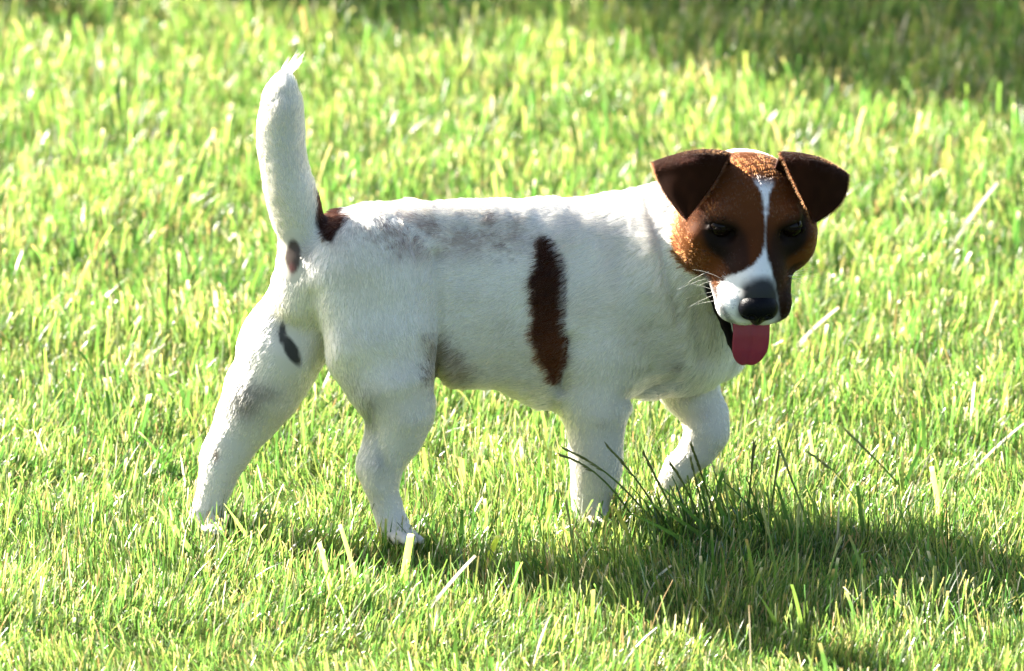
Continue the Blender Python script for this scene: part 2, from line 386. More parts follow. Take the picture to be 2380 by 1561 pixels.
# ------------------------------------------------------------------ materials of the dog
def coat_mat(name, rough=.6):
    m, t, out = new_mat(name)
    a = t.nodes.new('ShaderNodeAttribute'); a.attribute_name = 'Col'
    b = t.nodes.new('ShaderNodeBsdfPrincipled'); t.links.new(a.outputs['Color'], b.inputs['Base Color'])
    b.inputs['Roughness'].default_value = rough; b.inputs['Specular IOR Level'].default_value = .06
    t.links.new(b.outputs[0], out.inputs[0]); return m
skin = coat_mat('short_coat')
def fur_mat(name, attr='Col'):
    m, t, out = new_mat(name)
    a = t.nodes.new('ShaderNodeAttribute'); a.attribute_name = attr
    h = t.nodes.new('ShaderNodeBsdfHairPrincipled'); h.parametrization = 'COLOR'
    t.links.new(a.outputs['Color'], h.inputs['Color'])
    h.inputs['Roughness'].default_value = .45; h.inputs['Radial Roughness'].default_value = .75; h.inputs['Coat'].default_value = 0
    h.inputs['IOR'].default_value = 1.33
    t.links.new(h.outputs[0], out.inputs[0]); return m
furm = fur_mat('fur_strands')

def tri_sample(Vx, Nx, Fx, dens, rg):
    """random points on quads; dens = number"""
    T = np.concatenate([Fx[:, [0, 1, 2]], Fx[:, [0, 2, 3]]]) if Fx.shape[1] == 4 else Fx
    A = np.linalg.norm(np.cross(Vx[T[:, 1]] - Vx[T[:, 0]], Vx[T[:, 2]] - Vx[T[:, 0]]), axis=1)
    i = rg.choice(len(T), dens, p=A / A.sum()); u = rg.random((dens, 2)); s = u.sum(1) > 1; u[s] = 1 - u[s]
    wt = np.stack([1 - u.sum(1), u[:, 0], u[:, 1]], 1)[:, :, None]
    return (Vx[T[i]] * wt).sum(1), nrm((Nx[T[i]] * wt).sum(1))
ROTC = np.array(Matrix.Rotation(.7, 3, Vector((.5, .3, .8)).normalized()))
def strands(name, root, nor, tan, length, col, rad, parent, lift=.35, nk=4, curl=.5, rg=rng, clump=0):
    """hair curves growing from root, leaning along tan"""
    n = len(root)
    tt = nrm(tan - nor * (tan * nor).sum(1, keepdims=True))
    a = lift; pts = np.zeros((n, nk, 3)); p = root - nor * .0008; pts[:, 0] = p
    for j in range(1, nk):
        aj = (a * (1 - curl * (j - 1) / (nk - 1)))[:, None] if hasattr(a, '__len__') else a * (1 - curl * (j - 1) / (nk - 1))
        d = nrm(tt * np.cos(aj) + nor * np.sin(aj)); p = p + d * (length / (nk - 1))[:, None]; pts[:, j] = p
    if clump > 0:
        for cell, amt in ((.0042, clump), (.0085, clump * .5)):
            ids = np.floor((root @ ROTC + .0024 * np.stack([noise(root + s_, 260) for s_ in (0, 5, 9)], 1)) / cell).astype(np.int64)
            key = ((ids[:, 0] + 5000) * 10000 + ids[:, 1] + 5000) * 10000 + ids[:, 2] + 5000
            _, inv = np.unique(key, return_inverse=True); cnt_ = np.bincount(inv)
            tipm = np.stack([np.bincount(inv, pts[:, -1, k_]) / cnt_ for k_ in range(3)], 1)[inv]
            for j in range(1, nk): pts[:, j] += (tipm - pts[:, -1]) * amt * (j / (nk - 1)) ** 1.5 if j < nk - 1 else 0
            pts[:, -1] += (tipm - pts[:, -1]) * amt
    c = bpy.data.hair_curves.new(name); c.add_curves([nk] * n)
    c.attributes['position'].data.foreach_set('vector', pts.astype(np.float32).ravel())
    r = c.attributes.new('radius', 'FLOAT', 'POINT')
    prof = np.linspace(1, .15, nk) ** .8
    r.data.foreach_set('value', (np.asarray(rad)[:, None] * prof[None]).astype(np.float32).ravel() if hasattr(rad, '__len__') else np.tile(rad * prof, n).astype(np.float32))
    ca = c.attributes.new('Col', 'FLOAT_COLOR', 'CURVE'); c4 = np.ones((n, 4), np.float32); c4[:, :3] = col; ca.data.foreach_set('color', c4.ravel())
    c.materials.append(furm)
    o = bpy.data.objects.new(name, c); COL.objects.link(o); o.parent = parent
    return o

dog = tag(empty('dog'), 'small white terrier with brown head and open mouth stepping through the grass', 'dog')
body = mesh_np('body', V, Fq, skin, dog)
N = np.zeros(len(V) * 3, np.float32); body.data.vertex_normals.foreach_get('vector', N); N = N.reshape(-1, 3).astype(float)
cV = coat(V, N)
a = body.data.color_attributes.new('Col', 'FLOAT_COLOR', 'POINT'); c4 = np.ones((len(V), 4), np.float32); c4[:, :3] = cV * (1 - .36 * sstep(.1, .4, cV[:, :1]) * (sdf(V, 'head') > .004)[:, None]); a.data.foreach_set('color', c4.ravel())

# fur on the body
NF = 420000
rp, rn = tri_sample(V, N, Fq, NF, rng)
# the short dense hair of the head
rq, rm = tri_sample(V, N, Fq, 700000, rng); hk = (sdf(rq, 'head') < .003) & (rm @ VF < .35)
rp, rn = np.concatenate([rp, rq[hk]]), np.concatenate([rn, rm[hk]])
keep = (rp[:, 2] > .012)
rp, rn = rp[keep], rn[keep]
W = np.zeros(len(rp)); T = np.zeros((len(rp), 3)); L = np.zeros(len(rp))
for f, k, d, fl, hd in prims:
    if hd == 'sub': continue
    wt = np.exp(-np.maximum(f(rp), 0) / .004) ; W += wt; T += wt[:, None] * d; L += wt * fl
T = nrm(T / W[:, None]); L = L / W
T = T + .38 * np.stack([noise(rp + s, 55) for s in (0, 3.1, 7.7)], 1) + .30 * np.stack([noise(rp + s, 190) for s in (1, 4.1, 8.7)], 1) + rng.normal(0, .08, rp.shape)
q = (rp - HO) @ HM * 1000
bare = (q[:, 1] > 86) & (np.abs(q[:, 0]) < 17) & (q[:, 2] > -40)
for s in (-1, 1): bare |= (((q[:, 0] - EX[s]) / 11.5) ** 2 + ((q[:, 2] - 10) / 9) ** 2 < 1.2) & (q[:, 1] > 20)
bare |= (q[:, 2] < -54 - (q[:, 1] - 40) * .10) & (q[:, 1] > 38) & (sdf(rp, 'head') < .002)
lw_ = np.full(len(rp), 1e9)
for u_, v_ in zip(LIPW[:-1], LIPW[1:]):
    ba_ = v_ - u_; t_ = np.clip(((rp - u_) @ ba_) / (ba_ @ ba_), 0, 1); lw_ = np.minimum(lw_, np.linalg.norm(rp - u_ - t_[:, None] * ba_, axis=1))
bare |= lw_ < .0060
x, y = side(rp)
nearm = rn @ LAT < 0

rp, rn, T, L, x, y = [v[~bare] for v in (rp, rn, T, L, x, y)]
L = L * np.where(((x - 692) / 28) ** 2 + ((y - 600) / 55) ** 2 < 1, .4, 1) * np.where(((x - 684) / 30) ** 2 + ((y - 806) / 58) ** 2 < 1, .5, 1)
L = L * .95 * (.7 + .6 * rng.random(len(L))) * (1 + .3 * noise(rp, 80)) * np.where(rng.random(len(L)) < .03, 1.5, 1)
fc = coat(rp + rng.normal(0, .0011, rp.shape), rn)
# locks of hair differ a little in tone, some are yellowed at the tips
fl_ = T * .8; lk = noise(rp @ ROTC * 1.0 - T * (rp * T).sum(1, keepdims=True) * .8, 260); lk2 = noise((rp - T * (rp * T).sum(1, keepdims=True) * .7) @ ROTC + 5, 140)
wm = sstep(.25, .5, fc[:, 1])[:, None]
fc = fc * (1 + wm * .34 * lk[:, None] - wm * .11)
fc = fc * (1 - wm * (sstep(.15, .7, lk2) * .35)[:, None] * np.array([.25, .38, .60]))
fc = fc * (1 - wm * (rng.random(len(fc)) < .06)[:, None] * .45); fc = np.clip(fc * (1 + (.09 + .16 * (fc[:, :1] < .3)) * rng.normal(size=(len(fc), 1)) + .10 * noise(rp, 160)[:, None]), .003, .93)
strands('fur', rp, rn, T, L, fc, np.full(len(L), .00013) * (.8 + .5 * rng.random(len(L))), body, lift=(.26 + .26 * rng.random(len(L))) * np.where(L < .004, .8, 1), clump=.5)
# long tuft at the tip of the tail
n = 90; tip = P(662, 172, yt - .004)
r0 = tip + rng.normal(0, .0022, (n, 3)); d0 = nrm(np.tile(P(688, 112, yt - .004) - tip, (n, 1)) + rng.normal(0, .0075, (n, 3)))
strands('tail_tuft', r0, nrm(rng.normal(size=(n, 3)) * .1 + np.array([-.7, 0, .7])), d0, .010 + .013 * rng.random(n), np.tile(WHITE, (n, 1)), .00011, body, lift=.1)

# eyes, nose, tongue
m_eye, t, out = new_mat('dark_wet_eye'); b = t.nodes.new('ShaderNodeBsdfPrincipled'); b.inputs['Base Color'].default_value = (.006, .003, .002, 1)
b.inputs['Roughness'].default_value = .06; b.inputs['Specular IOR Level'].default_value = .11; t.links.new(b.outputs[0], out.inputs[0])
for s in (-1, 1):
    u = np.linspace(0, math.pi, 17); v = np.linspace(0, 2 * math.pi, 33)[:-1]
    pts = [H(EX[s], 30, 9.8) + HM @ (np.array([math.sin(a) * math.cos(b_), math.cos(a), math.sin(a) * math.sin(b_)]) * .0100) for a in u for b_ in v]
    fs = [(i * 32 + j, i * 32 + (j + 1) % 32, (i + 1) * 32 + (j + 1) % 32, (i + 1) * 32 + j) for i in range(16) for j in range(32)]
    mesh_np('eye', pts, fs, m_eye, dog)
m_nose, t, out = new_mat('wet_black_nose'); b = t.nodes.new('ShaderNodeBsdfPrincipled'); b.inputs['Base Color'].default_value = (.004, .004, .006, 1); b.inputs['Roughness'].default_value = .35; b.inputs['Specular IOR Level'].default_value = .07
vo = t.nodes.new('ShaderNodeTexVoronoi'); vo.inputs['Scale'].default_value = 900; bu = t.nodes.new('ShaderNodeBump'); bu.inputs['Strength'].default_value = .5; bu.inputs['Distance'].default_value = .0005
tc = t.nodes.new('ShaderNodeTexCoord'); t.links.new(tc.outputs['Object'], vo.inputs['Vector']); t.links.new(vo.outputs['Distance'], bu.inputs['Height']); t.links.new(bu.outputs[0], b.inputs['Normal'])
t.links.new(b.outputs[0], out.inputs[0])
def ell(q, c, r):
    r = np.array(r, float); k0 = np.linalg.norm((q - c) / r, axis=1); k1 = np.linalg.norm((q - c) / r ** 2, axis=1)
    return k0 * (k0 - 1) / np.maximum(k1, 1e-6)
def nose_f(q):
    q = q + np.array([0, -2, 10.])
    d = ell(q, (0, 93, -14), (15, 12, 13))
    for s in (-1, 1): d = smin(d, ell(q, (s * 9, 92, -16), (8.5, 10, 10)), 4)
    d = smin(d, ell(q, (0, 94, -25), (6, 7, 9)), 5)
    for s in (-1, 1):
        d = smax(d, -ell(q, (s * 7, 105, -16), (3.4, 5, 3)), 1.5); d = smax(d, -ell(q, (s * 12.5, 102, -19), (3.4, 4, 1.7)), 1.5)
    return smax(d, -ell(q, (0, 106, -23), (.8, 4, 10)), 1.2)
nv, nf = surface(nose_f, (-24, 74, -50), (24, 114, -6), .8, narrow=False)
mesh_np('nose', HO + nv / 1000 @ HM.T, nf, m_nose, dog)

m_t, t, out = new_mat('wet_pink_tongue'); b = t.nodes.new('ShaderNodeBsdfPrincipled'); b.inputs['Base Color'].default_value = (.27, .036, .062, 1); b.inputs['Roughness'].default_value = .36; b.inputs['Specular IOR Level'].default_value = .25
b.inputs['Subsurface Weight'].default_value = .25; b.inputs['Subsurface Scale'].default_value = .004
no = t.nodes.new('ShaderNodeTexNoise'); no.inputs['Scale'].default_value = 700; bu = t.nodes.new('ShaderNodeBump'); bu.inputs['Strength'].default_value = .35; bu.inputs['Distance'].default_value = .0006
tc = t.nodes.new('ShaderNodeTexCoord'); t.links.new(tc.outputs['Object'], no.inputs['Vector']); t.links.new(no.outputs[0], bu.inputs['Height']); t.links.new(bu.outputs[0], b.inputs['Normal']); t.links.new(b.outputs[0], out.inputs[0])
cl = np.array([(20, -54), (45, -62), (62, -72), (73, -84), (79, -96), (82, -107), (83, -114)], float)     # forward, up
wd = np.array([15, 16, 16.5, 16.5, 16.5, 16.5, 16.5])
ts = np.linspace(0, 6, 40); cy = np.interp(ts, range(7), cl[:, 0]); cz = np.interp(ts, range(7), cl[:, 1]); ww = np.interp(ts, range(7), wd)
al = np.concatenate([[0], np.cumsum(np.hypot(np.diff(cy), np.diff(cz)))]); e_ = np.clip((al - (al[-1] - 25)) / 25, 0, 1); ww = ww[20] * (1 - .08 * e_) * np.sqrt(1 - (e_ * .999) ** 2.4)
TX = 5.0
tv = []; tf = []; ns = 24
for i in range(40):
    dy, dz = np.gradient(cy)[i], np.gradient(cz)[i]; l = math.hypot(dy, dz); ny, nz = -dz / l, dy / l      # outward normal, towards the viewer side
    for j in range(ns):
        a_ = 2 * math.pi * j / ns; xx = math.cos(a_) * ww[i]; th = math.sin(a_) * 3.2 * min(1, ww[i] / 9)
        dip = -2.2 * math.exp(-(xx / 3) ** 2) * min(1, i / 12) + (xx / 16) ** 2 * 4.5 * (1 - (i / 39) ** 3)
        tv.append(H(TX + xx, cy[i] + ny * (th + dip), cz[i] + nz * (th + dip)))
for i in range(39):
    for j in range(ns): tf.append((i * ns + j, i * ns + (j + 1) % ns, (i + 1) * ns + (j + 1) % ns, (i + 1) * ns + j))
mesh_np('tongue', tv, tf, m_t, dog)

# ears: a fold line, a flap hanging from it in front and the ear base behind it. points: (px right of head, px up, mm towards the nose side)
def E(px, py, wmm): 
    d = P(px, py, HO[1]); return d - VF * wmm / 1000
m_ear = coat_mat('ear_coat', .9)
EARS = ((dict(f0=(1694, 360, 14), fm=(1612, 357, 15), f1=(1519, 382, 0), tip=(1592, 508, 34), o1=(1524, 425, 12), i1=(1655, 440, 36), b0=(1700, 392, -4), b1=(1575, 440, -16))),
        (dict(f0=(1812, 360, 14), fm=(1890, 370, 17), f1=(1968, 408, 0), tip=(1888, 516, 34), o1=(1975, 462, 12), i1=(1850, 436, 36), b0=(1800, 392, -4), b1=(1925, 450, -16))))
for e in EARS:
    g = {k: E(*v) for k, v in e.items()}
    nu, nb, nf_ = 22, 10, 22
    rows = []
    def q2(a, b, c, u): return a * (1 - u) ** 2 + 2 * b * u * (1 - u) + c * u * u
    us = np.linspace(0, 1, nu)
    fmid = g['fm'] * 2 - (g['f0'] + g['f1']) / 2
    fold = np.array([q2(g['f0'], fmid, g['f1'], u) for u in us])
    for t_ in np.linspace(0, 1, nb):                       # base to fold
        base = np.array([g['b0'] * (1 - u) + g['b1'] * u for u in us])
        bul = math.sin(t_ * math.pi / 2)
        rows.append(base * (1 - bul) + fold * bul + (-VF) * -.004 * math.sin(t_ * math.pi))
    for t_ in np.linspace(0, 1, nf_ + 1)[1:]:
        inn = q2(g['f0'], g['i1'], g['tip'], t_); outr = q2(g['f1'], g['o1'] + (g['o1'] - g['f1']) * .25, g['tip'], t_)
        wv = (1 - t_)
        chord = np.array([inn * (1 - u) + outr * u for u in us])
        f_off = fold - np.array([g['f0'] * (1 - u) + g['f1'] * u for u in us])
        rows.append(chord + f_off * (1 - t_) ** 2 + (-VF)[None] * (.007 * math.sin(min(1, t_ * 2.2) * math.pi / 2) * wv * np.sin(us * math.pi) + .004 * wv)[:, None])
    G = np.array(rows); nr = len(G)
    # soft bulge over the fold, gentle waves, rolled rim
    tv_ = np.linspace(0, 1, nr)[:, None]; uu = us[None]
    roll = .0042 * np.exp(-((tv_ - .36) / .10) ** 2) * (1 + .25 * np.sin(uu * 9 + e['f0'][0]))
    wave = .0016 * np.sin(uu * 7 + tv_ * 5 + e['f0'][0]) * (tv_ > .3) + .0022 * (np.abs(uu - .5) * 2) ** 4 * (tv_ > .3) * -1
    G = G + (-VF)[None, None] * (roll + wave)[:, :, None] + VU[None, None] * (.35 * roll)[:, :, None]
    # rounded tip
    vv = G.reshape(-1, 3); fs = np.array([(i * nu + j, i * nu + j + 1, (i + 1) * nu + j + 1, (i + 1) * nu + j) for i in range(nr - 1) for j in range(nu - 1)])
    if e['f0'][0] < 1750: fs = fs[:, ::-1]
    ec = np.tile(DARK * .8, (len(vv), 1)); tt_ = np.repeat(np.linspace(0, 1, nr), nu)
    ec = ec * (1 + .5 * np.exp(-((tt_ - .95) / .08) ** 2))[:, None] * (1 + .25 * noise(vv, 150))[:, None]
    o = mesh_np('ear', vv, fs, m_ear, dog, col=ec)
    md = o.modifiers.new('thick', 'SOLIDIFY'); md.thickness = .0040; md.offset = 0
    sb = o.modifiers.new('smooth', 'SUBSURF'); sb.levels = sb.render_levels = 1
    nn = np.zeros(len(vv) * 3, np.float32); o.data.vertex_normals.foreach_get('vector', nn); nn = nn.reshape(-1, 3).astype(float)
    # fringe on flap edges and fold, rim light put into its lighter tan
    ring = [(i, 0) for i in range(nb, nr)] + [(i, nu - 1) for i in range(nb, nr)] + [(nb, j) for j in range(nu)] + [(nb - 1, j) for j in range(nu)]
    cen = G[nb:].reshape(-1, 3).mean(0); fp = []; fd_ = []
    for (a0, b0_) in ring:
        for _ in range(42):
            a1, b1_ = min(max(a0 + rng.integers(-1, 2), 0), nr - 1), min(max(b0_ + rng.integers(-1, 2), 0), nu - 1)
            w_ = rng.random(); q_ = G[a0, b0_] * w_ + G[a1, b1_] * (1 - w_); fp.append(q_); fd_.append(q_ - cen)
    fp = np.array(fp); fd_ = nrm(np.array(fd_)); fd_ = nrm(fd_ + .8 * nrm(g['tip'] - (g['f0'] + g['f1']) / 2) + rng.normal(0, .35, fp.shape))
    strands('ear_fringe', fp, nrm(rng.normal(size=fp.shape)), fd_, .0022 + .0022 * rng.random(len(fp)), np.clip(np.array([.060, .022, .008]) * (1 + .3 * rng.normal(size=(len(fp), 1))), .004, 1), .00010, o, lift=.15)
    for sgn in (1, -1):
        ep, en = tri_sample(vv, nn, fs, 11000, rng); en = en * sgn
        down = nrm(g['tip'] - (g['f0'] + g['f1']) / 2)
        td = np.tile(down, (len(ep), 1)) + rng.normal(0, .18, ep.shape) + .3 * np.stack([noise(ep + s, 90) for s in (0, 3, 6)], 1)
        kc = DARK * .85 * (1 + .35 * noise(ep, 120)[:, None] + .2 * rng.normal(size=(len(ep), 1)))
        strands('ear_fur', ep + en * .0012, en, td, .003 + .002 * rng.random(len(ep)), np.clip(kc, .004, 1), .00011, o, lift=.3)

# whiskers
def tube(pts, rads, ns=5):
    pts = np.array(pts); n = len(pts); tg = nrm(np.gradient(pts, axis=0)); ref = np.array([.31, .2, .93])
    a = nrm(np.cross(tg, ref)); b = np.cross(tg, a); v = []; f = []
    for i in range(n):
        for j in range(ns):
            t_ = 2 * math.pi * j / ns; v.append(pts[i] + (a[i] * math.cos(t_) + b[i] * math.sin(t_)) * rads[i])
    for i in range(n - 1):
        for j in range(ns): f.append((i * ns + j, i * ns + (j + 1) % ns, (i + 1) * ns + (j + 1) % ns, (i + 1) * ns + j))
    return np.array(v), np.array(f)
m_w, t, out = new_mat('whisker'); b = t.nodes.new('ShaderNodeBsdfPrincipled'); b.inputs['Base Color'].default_value = (.7, .68, .62, 1); b.inputs['Roughness'].default_value = .4; t.links.new(b.outputs[0], out.inputs[0])
for s in (-1, 1):
    wvs = []; wfs = []; off = 0
    for k in range(8):
        y0 = rng.uniform(48, 80); z0 = rng.uniform(-38, -20); l = rng.uniform(22, 42)
        x0 = s * (33 - (y0 - 45) * .30)
        dx, dy, dz = s * rng.uniform(.8, 1), rng.uniform(-.6, .1), rng.uniform(-.5, .35)
        pts = [H(x0 + dx * l * u, y0 + dy * l * u, z0 + dz * l * u - 10 * u * u) for u in np.linspace(0, 1, 8)]
        v, f = tube(pts, np.linspace(.00016, .00004, 8), 4); wvs.append(v); wfs.append(f + off); off += len(v)
    mesh_np('whisker_hair', np.concatenate(wvs), np.concatenate(wfs), m_w, dog)

# ------------------------------------------------------------------ ground and grass
m_g, t, out = new_mat('soil_and_thatch'); b = t.nodes.new('ShaderNodeBsdfPrincipled'); b.inputs['Roughness'].default_value = 1; b.inputs['Specular IOR Level'].default_value = 0
no = t.nodes.new('ShaderNodeTexNoise'); no.inputs['Scale'].default_value = 60; no.inputs['Detail'].default_value = 8
cr = t.nodes.new('ShaderNodeValToRGB'); cr.color_ramp.elements[0].color = (.018, .032, .007, 1); cr.color_ramp.elements[1].color = (.08, .12, .03, 1)
tc = t.nodes.new('ShaderNodeTexCoord'); t.links.new(tc.outputs['Object'], no.inputs['Vector']); t.links.new(no.outputs[0], cr.inputs[0]); t.links.new(cr.outputs[0], b.inputs['Base Color']); t.links.new(b.outputs[0], out.inputs[0])
S_ = 1500
g = mesh_np('ground', [(-S_, -S_, 0), (S_, -S_, 0), (S_, S_, 0), (-S_, S_, 0)], [(0, 1, 2, 3)], m_g, smooth=False); tag(g, 'lawn soil under the grass', None, None, 'structure')

def leaf_mat(name, trans=.6, tint=(2.42, 2.25, 2.25, 1)):
    m, t, out = new_mat(name)
    a = t.nodes.new('ShaderNodeAttribute'); a.attribute_name = 'Col'
    d = t.nodes.new('ShaderNodeBsdfDiffuse'); tr = t.nodes.new('ShaderNodeBsdfTranslucent'); gl = t.nodes.new('ShaderNodeBsdfGlossy'); gl.inputs['Roughness'].default_value = .42
    t.links.new(a.outputs['Color'], d.inputs[0])
    sc_ = t.nodes.new('ShaderNodeMix'); sc_.data_type = 'RGBA'; sc_.blend_type = 'MULTIPLY'; sc_.inputs[0].default_value = 1
    sc_.inputs[7].default_value = tint; t.links.new(a.outputs['Color'], sc_.inputs[6]); t.links.new(sc_.outputs[2], tr.inputs[0])
    m1 = t.nodes.new('ShaderNodeMixShader'); m1.inputs[0].default_value = trans; t.links.new(d.outputs[0], m1.inputs[1]); t.links.new(tr.outputs[0], m1.inputs[2])
    fr = t.nodes.new('ShaderNodeFresnel'); fr.inputs[0].default_value = 1.42; mm = t.nodes.new('ShaderNodeMath'); mm.operation = 'MULTIPLY_ADD'; mm.inputs[1].default_value = .16; mm.inputs[2].default_value = .005
    t.links.new(fr.outputs[0], mm.inputs[0])
    m2 = t.nodes.new('ShaderNodeMixShader'); t.links.new(mm.outputs[0], m2.inputs[0]); t.links.new(m1.outputs[0], m2.inputs[1]); t.links.new(gl.outputs[0], m2.inputs[2])
    t.links.new(m2.outputs[0], out.inputs[0]); return m
m_grass = leaf_mat('grass_blade')
m_stalk = leaf_mat('grass_stem', .15)
GREENS = np.array([(.088, .168, .028), (.118, .200, .034), (.062, .143, .024), (.160, .210, .046), (.096, .165, .044), (.036, .098, .017), (.052, .125, .024)])
STRAW = np.array([(.30, .27, .12), (.26, .21, .09), (.40, .38, .26), (.22, .15, .065)])
def blades(pos, height, width, lean, seg, cut, dry, rg, tipc=.3, shade=1.0, way=None):
    """verts, quads and colours of curved grass strips"""
    n = len(pos); az = rg.random(n) * 2 * math.pi; laz = np.where(rg.random(n) < .6, noise(pos, 7) * 5 + rg.normal(0, .5, n), rg.random(n) * 2 * math.pi)
    if way is not None: laz = rg.normal(way, .7, n)
    ld = np.stack([np.cos(laz), np.sin(laz), np.zeros(n)], 1); fd = np.stack([np.cos(az), np.sin(az), np.zeros(n)], 1)
    ts = np.linspace(0, 1, seg + 1); Vv = np.zeros((n, seg + 1, 2, 3)); Cc = np.zeros((n, seg + 1, 2, 3))
    base = GREENS[rg.integers(0, len(GREENS), n)] * (.82 + .34 * rg.random((n, 1))) * shade
    pt_ = noise(pos, 5)[:, None] * .5 + noise(pos, 19)[:, None] * .5
    base = base * .90 * (1 + pt_ * np.array([.50, .26, .32])) * (1 + .25 * noise(pos, 40)[:, None])
    isdry = rg.random(n) < dry; base[isdry] = STRAW[rg.integers(0, 4, isdry.sum())] * (.7 + .5 * rg.random((isdry.sum(), 1)))
    tipcol = STRAW[rg.integers(0, 4, n)]; hast = (rg.random(n) < tipc)[:, None]
    bend = lean * (.5 + rg.random(n))
    for k, tt_ in enumerate(ts):
        ang = bend * (.35 + .65 * tt_)
        if k == 0: c = pos.copy(); c[:, 2] -= .003
        else: c = c + (ld * np.sin(ang)[:, None] + np.array([0, 0, 1]) * np.cos(ang)[:, None]) * (height / seg)[:, None]
        wk = width * np.where(cut, 1 - .35 * tt_, (1 - tt_ ** 2.2) * 1.0 + .04) * (.6 + .4 * min(1, tt_ * 4))
        tw = fd * np.cos(tt_ * .6) + np.cross(fd, (0, 0, 1)) * np.sin(tt_ * .6)
        Vv[:, k, 0] = c - tw * wk[:, None] / 2; Vv[:, k, 1] = c + tw * wk[:, None] / 2
        cc = base * (.8 + .3 * tt_); m_ = hast * (tt_ > .99) * .8
        cc = cc * (1 - m_) + tipcol * m_; Cc[:, k, 0] = cc; Cc[:, k, 1] = cc
    nvb = (seg + 1) * 2; b0 = (np.arange(n) * nvb)[:, None, None]
    q_ = np.array([(2 * k, 2 * k + 1, 2 * k + 3, 2 * k + 2) for k in range(seg)])[None]
    return Vv.reshape(-1, 3), (b0 + q_).reshape(-1, 4), Cc.reshape(-1, 3)
def scatter(n, x0, x1, y0, y1, rg): return np.stack([rg.uniform(x0, x1, n), rg.uniform(y0, y1, n), np.zeros(n)], 1)
def wedge(n, rg, y0=-.75, y1=2.7, m=1.12):
    """points on the part of the lawn in front of the camera"""
    p = scatter(int(n * 1.25), -.78, .78, y0, y1, rg); hw = (p[:, 1] + 6.4) * .0713 * m + .05
    return p[np.abs(p[:, 0]) < hw][:n]
rg = np.random.default_rng(11)
parts_g = []
def patch(p): return noise(p, 9) * .6 + noise(p, 26) * .4
# fine low growth
p = wedge(380000, rg); n = len(p); h_ = rg.uniform(.008, .026, n) * (1 + .6 * patch(p))
parts_g.append(blades(p, h_, rg.uniform(.0006, .0015, n), rg.uniform(.1, 1.3, n), 2, rg.random(n) < .5, .09, rg, .25))
# middle blades
p = wedge(125000, rg); p = p[rg.random(len(p)) < .60 + .9 * patch(p)]; n = len(p); h_ = rg.uniform(.018, .039, n) * (1 + .5 * patch(p))
parts_g.append(blades(p, h_, rg.uniform(.0010, .0022, n) * (1 + .14 * np.clip(p[:, 1], 0, 3)), rg.uniform(.05, .85, n), 3, rg.random(n) < .6, .06, rg, .4))
# long thin arching blades
p = wedge(16000, rg); p = p[rg.random(len(p)) < .5 + .9 * patch(p)]; n = len(p)
parts_g.append(blades(p, rg.uniform(.036, .066, n), rg.uniform(.0010, .0021, n), rg.uniform(.15, 1.25, n), 5, rg.random(n) < .3, .05, rg, .2))
# broad mown blades, denser at the back
p = wedge(15000, rg); p = p[rg.random(len(p)) < np.clip(.12 + .32 * p[:, 1] + .6 * patch(p), .04, 1)]; n = len(p); h_ = rg.uniform(.030, .058, n)
parts_g.append(blades(p, h_, rg.uniform(.0028, .0056, n), rg.uniform(.05, .65, n), 5, rg.random(n) < .75, .03, rg, .5))
# lawn outside the picture
p = scatter(120000, -8, 8, -6, 16, rg); p = p[(np.abs(p[:, 0]) > 3.4) | (p[:, 1] < -2.4) | (p[:, 1] > 5.9)]; n = len(p)
parts_g.append(blades(p, rg.uniform(.03, .055, n), rg.uniform(.006, .012, n), rg.uniform(.05, .8, n), 2, rg.random(n) < .6, .08, rg, .3))
p = scatter(220000, -3.5, 3.5, -2.5, 6, rg); hw = (p[:, 1] + 6.4) * .0713 * 1.12 + .05
p = p[(np.abs(p[:, 0]) > hw) | (p[:, 1] < -.75) | (p[:, 1] > 2.7)]; n = len(p)
parts_g.append(blades(p, rg.uniform(.02, .045, n), rg.uniform(.003, .006, n), rg.uniform(.05, .8, n), 2, rg.random(n) < .6, .08, rg, .3))
# tufts the paws stand in
for fx, fy in ((1385, 1238), (940, 1290), (500, 1262), (1545, 1215)):
    d_ = VF * DIST + np.array([1, 0, 0]) * (fx - 1190) / PXM + VU * (780.5 - fy) / PXM
    c_ = CAM + d_ * (-CAM[2] / d_[2]); n = 170
    p = np.stack([c_[0] + rg.normal(0, .026, n), c_[1] + rg.normal(0, .020, n), np.zeros(n)], 1)
    parts_g.append(blades(p, rg.uniform(.022, .046, n), rg.uniform(.0012, .0030, n), rg.uniform(.1, .8, n), 4, rg.random(n) < .6, .06, rg, .4, .9))
def join_np(name, parts, mat, parent=None):
    off = 0; vs_, fs_, cs_ = [], [], []
    for v, f, c in parts: vs_.append(v); fs_.append(f + off); cs_.append(c); off += len(v)
    return mesh_np(name, np.concatenate(vs_), np.concatenate(fs_), mat, parent, col=np.concatenate(cs_))
grass = join_np('grass', parts_g, m_grass)
tag(grass, 'sunlit short mown lawn grass', 'grass', None, 'stuff')
# thin wiry stems among the blades
p = wedge(2600, rg); n = len(p)
d_ = VF * DIST + np.array([1, 0, 0]) * (1640 - 1190) / PXM + VU * (780.5 - 1262) / PXM; c_ = CAM + d_ * (-CAM[2] / d_[2]); n2 = 95
tuf = np.stack([c_[0] + rg.normal(0, .040, n2), c_[1] + rg.normal(0, .016, n2), np.zeros(n2)], 1)
tuft_part = blades(tuf, rg.uniform(.035, .075, n2), rg.uniform(.0014, .0034, n2), rg.uniform(.2, 1.1, n2), 6, rg.random(n2) < .3, .04, rg, .15, .85, way=math.pi)
g2 = join_np('grass_stems', [tuft_part, blades(p, rg.uniform(.035, .075, n), rg.uniform(.0007, .0014, n), rg.uniform(.05, .55, n), 4, rg.random(n) < .9, .12, rg, .6, .45)], m_stalk)
tag(g2, 'thin wiry stems among the lawn grass', 'grass', None, 'stuff')

